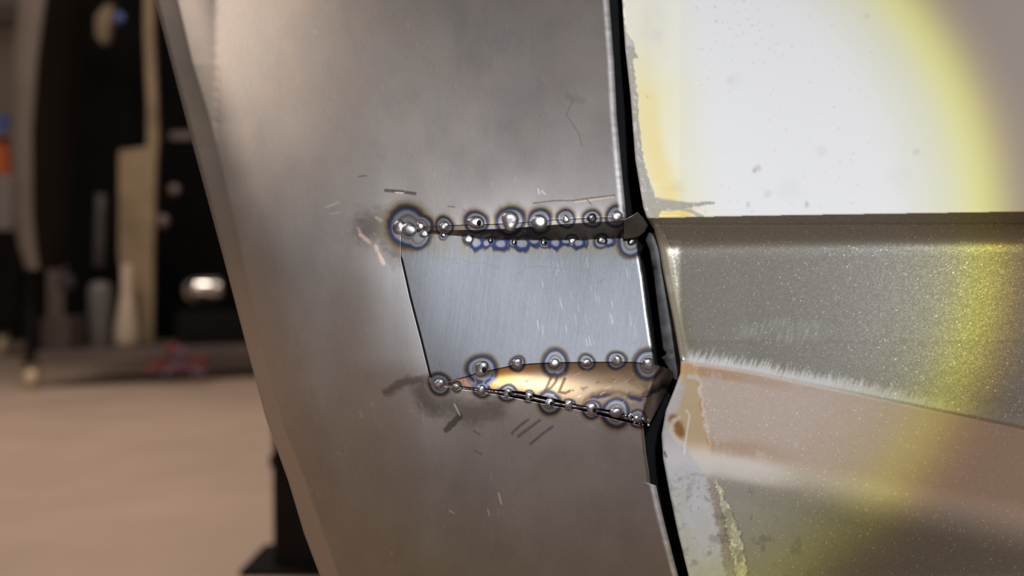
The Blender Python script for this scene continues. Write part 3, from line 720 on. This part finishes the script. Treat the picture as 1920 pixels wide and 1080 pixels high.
for (a, b, rr, k) in ((1420, 316, 9, .75), (1415, 320, 6, .7), (1513, 383, 5, .8), (1402, 385, 5, .6), (1440, 363, 9, .35), (1270, 350, 16, .25), (1540, 282, 14, .22), (1718, 284, 9, .35), (1213, 181, 3.5, .85), (1344, 40, 4, .75),
                      (1341, 13, 3, .8), (1305, 14, 2.5, .7), (1410, 48, 3, .6), (1370, 150, 10, .25), (1609, 346, 4, .4), (1574, 304, 3, .3), (1480, 356, 30, .12), (1690, 335, 30, .10), (1625, 30, 8, .3), (1380, 150, 20, .1)):
    q = np.hypot((U - a) / rr, (V - b) / (rr * (1.6 if rr in (5,) else 0.9))) + 1.0 * (n2 - 0.5)
    wc = mix(wc, (0.34, 0.33, 0.32), 0.6 * k * ss(q, 1.2, 0.3))
rs = np.random.RandomState(2)
for i in range(110):
    a = rs.uniform(1300, 1640) if i % 3 else rs.uniform(1330, 1480); b = rs.uniform(0, 400) if i % 3 else rs.uniform(0, 140); rr = rs.uniform(0.9, 2.2)
    sel = (np.abs(U - a) < 6) & (np.abs(V - b) < 6)
    wc[sel] = mix(wc[sel], (0.38, 0.35, 0.32), 0.3 * ss(np.hypot(U[sel] - a, V[sel] - b), rr * 1.5, rr * 0.5))
col = np.where(white[..., None], wc, col); flake = np.where(white, 0.0, flake)
rough = np.where(white, np.where(gr > 0.4, 0.6, 0.32), rough); relief = np.where(white, 0.5 * gr, relief); coat = np.where(white, 0.45 * (1 - gr), coat)
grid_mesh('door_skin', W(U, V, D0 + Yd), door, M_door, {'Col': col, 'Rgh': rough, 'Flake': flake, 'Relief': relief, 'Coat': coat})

# black door edge showing in the recess of the gap
jv = np.linspace(436, 712, 60)
jl = pl(jv, [(436, 1216), (450, 1210), (470, 1218), (520, 1226), (600, 1236), (655, 1243), (664, 1252), (668, 1238), (675, 1244), (700, 1258), (712, 1264)])
jr = pl(jv, DLp) + 6
P = np.stack([W(jl + 2, jv, D0 + 0.024), W(jl, jv, D0 + 0.0135), W(jl + 3, jv, D0 + 0.0125), W((jl + jr) / 2, jv, D0 + 0.012), W(jr, jv, D0 + 0.0118)], 1)
grid_mesh('door_edge', P, door, M_jamb)

# inner pillar behind the gap, coloured near black for the gap's depth shade
pil = tag(prism('body_pillar', [(800, -330), (1500, -330), (1620, 1430), (900, 1430)], D0 + 0.034, 0.05, M_black), 'body pillar blackened for gap shade, seen only between fender and door', 'car pillar')

# ------------------------------------------------------------------ workshop behind the wheel arch
def G(v): return F * H / (v - 540.0)      # distance of the floor seen at row v
M_blk = mat('black_powder_coat', (0.010, 0.009, 0.009), 0.6, 0, 0.3, 8)
M_blk2 = mat('backdrop_shade_black', (0.004, 0.004, 0.004), 0.8, 0, 0.3, 8)
M_taupe = mat('taupe_panel_paint', (0.125, 0.098, 0.083), 0.55, 0, 0.12, 4)
M_dkbr = mat('dark_brown_panel_back', (0.018, 0.014, 0.010), 0.8, 0, 0.2, 4)
M_cream = mat('yellowed_cream_plastic', (0.27, 0.205, 0.125), 0.6, 0, 0.25, 5)
M_white = mat('off_white_plastic', (0.46, 0.38, 0.29), 0.5, 0, 0.15, 6)
M_grey = mat('grey_tin', (0.16, 0.15, 0.15), 0.4, 0.3, 0.2, 6)
M_chrome = mat('polished_chrome', (0.8, 0.77, 0.74), 0.12, 1.0, 0.05, 6)
M_beam = mat('brown_grey_steel_beam', (0.13, 0.10, 0.092), 0.6, 0.2, 0.2, 5)
M_red = mat('red_cable', (0.24, 0.04, 0.05), 0.6, 0, 0.3, 10)
M_purple = mat('purple_cable', (0.17, 0.12, 0.20), 0.6, 0, 0.3, 10)
M_caster = mat('cream_caster_tyre', (0.60, 0.48, 0.30), 0.6, 0, 0.15, 10)
M_orange = mat('orange_plastic', (0.75, 0.14, 0.04), 0.5, 0, 0.1, 10)
M_blue = mat('blue_plastic', (0.10, 0.16, 0.45), 0.5, 0, 0.1, 10)

# rolling rack
dR = G(730)
rack = empty('rolling_rack', 'black rolling workshop rack on cream casters behind the wheel arch', 'rack', tuple(W(200, 540, dR) * np.array((1, 1, 0))))
def bar(name, u0, v0, u1, v1, d, t, m, parent): return prism(name, [(u0, v0), (u1, v0), (u1, v1), (u0, v1)], d, t, m, parent, 0.004)
def fd(u): return dR + (u - 66) / 574.0 * 0.75     # the rack stands turned: its right end is farther off
def prismd(name, pts, off, thick, m, parent=None, bevel=0.0):
    """like prism, but following the turned front of the rack; heights are kept level"""
    bm = bmesh.new(); f = []; bk = []
    for u, z in pts:
        p = Vector(W(u, 540, fd(u) + off)); p.z = z; f.append(bm.verts.new(p)); bk.append(bm.verts.new(p + Vector((0.0, thick, 0))))
    n = len(f); bm.faces.new(f); bm.faces.new(bk[::-1])
    for i in range(n): bm.faces.new((f[i], bk[i], bk[(i + 1) % n], f[(i + 1) % n]))
    if bevel: bmesh.ops.bevel(bm, geom=list(bm.edges), offset=bevel, segments=2, affect='EDGES', profile=0.5)
    return from_bm(name, bm, parent, m)
zs = H - 120 / F * dR                                # top of the lower shelf
def rect(u0, u1, z0, z1): return [(u0, z1), (u1, z1), (u1, z0), (u0, z0)]
prismd('upright', rect(46, 66, zs - 0.05, zs + 0.45), 0, 0.05, M_blk, rack, 0.004)
prismd('upright', rect(620, 645, zs - 0.05, 2.2), 0, 0.05, M_blk, rack, 0.004)
prismd('lower_shelf', rect(67, 619, zs - 0.05, zs), 0.0, 0.60, M_beam, rack, 0.004)
prismd('dark_backdrop', rect(120, 640, zs, 3.0), 0.62, 0.02, M_blk2, rack)  # added sheet, black in place of the rack's unlit interior
def caster(u, v, d, parent):
    c = W(u, v, d); r = 20 / F * d
    f = bpy.data.objects.new('caster', None); COL.objects.link(f); f.empty_display_size = 0.02
    f.parent = parent; f.location = Vector(c) - Vector(base_of(parent))
    lathe('wheel', [(r * 0.3, -0.02), (r * 0.85, -0.022), (r, -0.014), (r, 0.014), (r * 0.85, 0.022), (r * 0.3, 0.02)], c, (1, 0.25, 0), M_caster, f)
    for s in (-1, 1):
        box('fork', Vector(c) + Vector((s * 0.03, 0, r * 0.7)), (0.006, 0.03, r * 1.7), M_white, f)
    box('top_plate', Vector(c) + Vector((0, 0, r * 1.55)), (0.08, 0.07, 0.012), M_blk, f)
caster(61, 708, dR + 0.03, rack); caster(632, 683, fd(632) + 0.03, rack)

# things on the rack
def arc_panel():
    t = empty('curved_body_panel', 'taupe curved body panel standing on end at the rack\'s left', 'body panel', tuple(W(55, 500, dR + 0.03)))
    v = np.linspace(-260, 505, 60)
    lo = pl(v, [(-260, 74), (0, 34), (120, 22), (250, 19), (400, 22), (470, 36), (505, 48)])
    li = pl(v, [(-260, 120), (0, 86), (120, 70), (250, 61), (400, 62), (470, 68), (505, 74)])
    lb = pl(v, [(-260, 185), (0, 172), (120, 150), (250, 138), (400, 132), (470, 128), (505, 120)])
    d = dR - 0.12
    P = np.stack([W(lo + 8, v, d + 0.06), W(lo, v, d + 0.03), W(lo + 4, v, d + 0.008), W((lo + li) / 2, v, d), W(li - 3, v, d + 0.004), W(li, v, d + 0.012)], 1)
    grid_mesh('outer_face', P, t, M_taupe)
    P = np.stack([W(li, v, d + 0.013), W((li + lb) / 2, v, d + 0.16), W(lb, v, d + 0.33), W(lb - 4, v, d + 0.36)], 1)
    grid_mesh('inner_face', P, t, M_dkbr)
arc_panel()
tag(prism('cream_cover', [(269, -200), (285, -200), (287, 60), (296, 260), (292, 300), (286, 480), (285, 645), (262, 645), (236, 560), (222, 480), (222, 282), (277, 276), (276, 200), (270, 60)], dR + 0.45, 0.03, M_cream, None, 0.003),
    'yellowed cream plastic cover standing upright on the rack', 'cover')
def SH(u, d): p = W(u, 540, d); p[2] = zs; return p
jb = W(238, 643, dR + 0.34); jb[2] = zs; s = dR / F
lathe('white_bottle', [(12 * s, 0), (21 * s, 1 * s), (25 * s, 14 * s), (23 * s, 44 * s), (16 * s, 85 * s), (11 * s, 115 * s), (11 * s, 162 * s), (7 * s, 168 * s)], jb, (0, 0, 1), M_white)
tag(bpy.data.objects['white_bottle'], 'off-white tapering bottle in front of the cream cover', 'bottle')
tag(lathe('grey_canister', [(22 * s, 0), (23 * s, 2 * s), (23 * s, 120 * s), (20 * s, 128 * s), (8 * s, 134 * s)], SH(188, dR + 0.34), (0, 0, 1), M_grey), 'grey cylindrical canister left of the white bottle', 'canister')
tag(lathe('cardboard_tube', [(10 * s, 0), (11 * s, 2 * s), (11 * s, 150 * s), (9 * s, 152 * s)], W(186, 500, dR + 0.5), (0.03, 0, 1), mat('dull_grey_tube', (0.05, 0.045, 0.045), 0.5, 0, 0.3, 8)), 'dull grey tube above the grey canister', 'tube')
hl = W(392, 545, dR + 0.75)
lamp = empty('chrome_headlamp', 'round chrome headlamp bowl with bright reflections', 'headlamp', tuple(hl))
lathe('bowl', [(6 * s, 75 * s), (24 * s, 68 * s), (33 * s, 45 * s), (35 * s, 15 * s), (33 * s, 6 * s)], Vector(hl) + Vector((20 * s, 0, 0)), (-1, -0.25, 0.05), M_chrome, lamp)
lathe('rim', [(33 * s, 0), (38 * s, 2 * s), (38 * s, 8 * s), (33 * s, 10 * s)], Vector(hl) + Vector((20 * s, 0, 0)), (-1, -0.25, 0.05), M_chrome, lamp)
lathe('lens', [(33 * s, 0), (28 * s, 6 * s), (16 * s, 11 * s), (4 * s, 13 * s)], Vector(hl) + Vector((20 * s, 0, 0)), (1, 0.25, -0.05), M_chrome, lamp)
def knob(u, v, r, m, label, cat, d=dR + 0.5, ax=(0, -1, 0)):
    k = r / F * d
    return tag(lathe(cat.replace(' ', '_'), [(k * 0.5, -k * 1.2), (k * 0.8, -k * 0.3), (k, 0), (k * 0.95, k * 0.3), (k * 0.5, k * 0.6)], W(u, v, d), ax, m, None, 20), label, cat)
M_dull = mat('dull_pink_steel', (0.17, 0.135, 0.135), 0.4, 0.3, 0.1, 8)
knob(327, 356, 11, M_dull, 'small round pinkish bolt head high in the dark rack', 'bolt head')
knob(305, 415, 13, M_dull, 'pale bolt head beside the cream cover\'s edge', 'bolt head')
knob(113, 505, 14, M_dull, 'pinkish round knob beside the curved body panel', 'knob', dR + 0.42)
knob(125, 530, 17, mat('grey_rubber', (0.05, 0.045, 0.05), 0.5), 'dim grey ball under the pinkish knob', 'ball', dR + 0.42)
knob(224, 33, 10, M_blue, 'blue knob near the top of the rack', 'knob')
tag(prism('beige_bottle', [(178, 30), (196, 8), (212, 8), (206, 45), (200, 78), (190, 82), (178, 66)], dR + 0.5, 0.05, M_cream, None, 0.006), 'beige bottle beside the blue knob near the rack top', 'bottle')
tag(prism('steel_strip', [(318, 247), (362, 246), (362, 261), (318, 262)], dR + 0.5, 0.02, M_beam, None, 0.003), 'short dull steel strip behind the fender edge', 'strip')
tag(prismd('dark_carton', rect(72, 130, zs, zs + 0.15), 0.06, 0.2, mat('brown_carton', (0.075, 0.055, 0.05), 0.8, 0, 0.2, 5), None, 0.004), 'dark brown carton on the lower shelf beside the canister', 'carton')
tag(prismd('black_crate', rect(330, 480, zs, zs + 0.165), 0.12, 0.4, M_blk, None, 0.006), 'black crate under the chrome headlamp', 'crate')
# tangled cables hanging from the lower shelf
def cable(name, pts, d, r, m, label):
    cu = bpy.data.curves.new(name, 'CURVE'); cu.dimensions = '3D'; cu.bevel_depth = r; cu.bevel_resolution = 4
    sp_ = cu.splines.new('NURBS'); sp_.points.add(len(pts) - 1); sp_.order_u = 4; sp_.use_endpoint_u = True
    for p, (u, v, dd) in zip(sp_.points, pts): p.co = (*W(u, v, d + dd), 1)
    tmp = bpy.data.objects.new('tmp', cu); COL.objects.link(tmp)
    dg = bpy.context.evaluated_depsgraph_get(); me = bpy.data.meshes.new_from_object(tmp.evaluated_get(dg))
    bpy.data.objects.remove(tmp); o = new_obj(name, me, None); me.materials.clear(); me.materials.append(m); tag(o, label, 'cable')
dc = dR + 0.2
cable('cable', [(275, 690, 0), (300, 697, 0.02), (315, 655, -0.05), (330, 640, -0.1), (345, 690, 0), (385, 660, -.05), (395, 692, .05), (340, 698, 0.1), (290, 680, 0.0)], dc, 0.011, M_red, 'dusty red cable bundle hanging from the lower shelf')
cable('cable', [(310, 700, 0.0), (335, 690, -.02), (350, 665, -.05), (340, 650, -.1), (325, 672, -.05), (360, 702, 0.02), (385, 696, .02)], dc - 0.06, 0.012, M_purple, 'dull purple cable tangled in front of the red one')

# left margin: things against the far wall
dW = 6.3
tag(prism('orange_bin', [(-60, 270), (9, 268), (13, 325), (-60, 326)], dW, 0.2, M_orange, None, 0.01), 'orange plastic bin at the photo\'s far left edge', 'bin')
tag(prism('blue_bin', [(-60, 216), (10, 214), (14, 246), (-60, 248)], dW, 0.2, M_blue, None, 0.01), 'blue plastic bin above the orange one', 'bin')
bench = empty('wall_bench', 'dark bench with pale cabinet at the far left wall', 'bench', tuple(W(-30, 540, dW) * np.array((1, 1, 0))))
prism('cabinet', [(-90, 328), (22, 328), (22, 432), (-90, 432)], dW, 0.4, mat('pale_grey_cabinet', (0.33, 0.29, 0.27), 0.6, 0, 0.1, 5), bench, 0.008)
prism('shelf', [(-110, 248), (24, 248), (24, 254), (-110, 254)], dW, 0.4, M_wall, bench, 0.003)
prism('shelf', [(-110, 326), (24, 326), (24, 331), (-110, 331)], dW, 0.4, M_wall, bench, 0.003)
prism('front_panel', [(-90, 436), (34, 436), (34, 640), (-90, 640)], dW + 0.03, 0.4, M_blk, bench, 0.008)
prism('side_post', [(22, 120), (36, 120), (36, 640), (22, 640)], dW + 0.41, 0.03, M_blk, bench, 0.003)
for uu in (6, -70): caster(uu, 650, dW + 0.02, bench)
tag(prism('wall_duct', [(-150, 8), (60, 8), (60, 44), (-150, 44)], 7.6, 0.15, mat('grey_duct', (0.20, 0.165, 0.14), 0.5, 0.2, 0.1, 4), None, 0.02), 'grey horizontal duct on the back wall, top left', 'duct')

# stand leg under the car
ds = G(1072)
st = empty('car_stand', 'black steel stand leg on the floor behind the fender\'s lower edge', 'stand', tuple(W(555, 540, ds) * np.array((1, 1, 0))))
prism('post', [(508, 640), (606, 640), (606, 1070), (512, 1070)], ds, 0.09, mat('worn_black_steel', (0.014, 0.012, 0.011), 0.6, 0, 0.3, 8), st, 0.004)
lathe('collar', [(0.03, 0), (0.044, 0.004), (0.044, 0.020), (0.03, 0.024)], W(557, 876, ds + 0.045), (0, 0, 1), M_blk, st)
box('base_plate', Vector(W(557, 1070, ds)) * 1 + Vector((0.0, 0.050, 0.004)), (0.17, 0.16, 0.008), M_blk, st, 0.003)
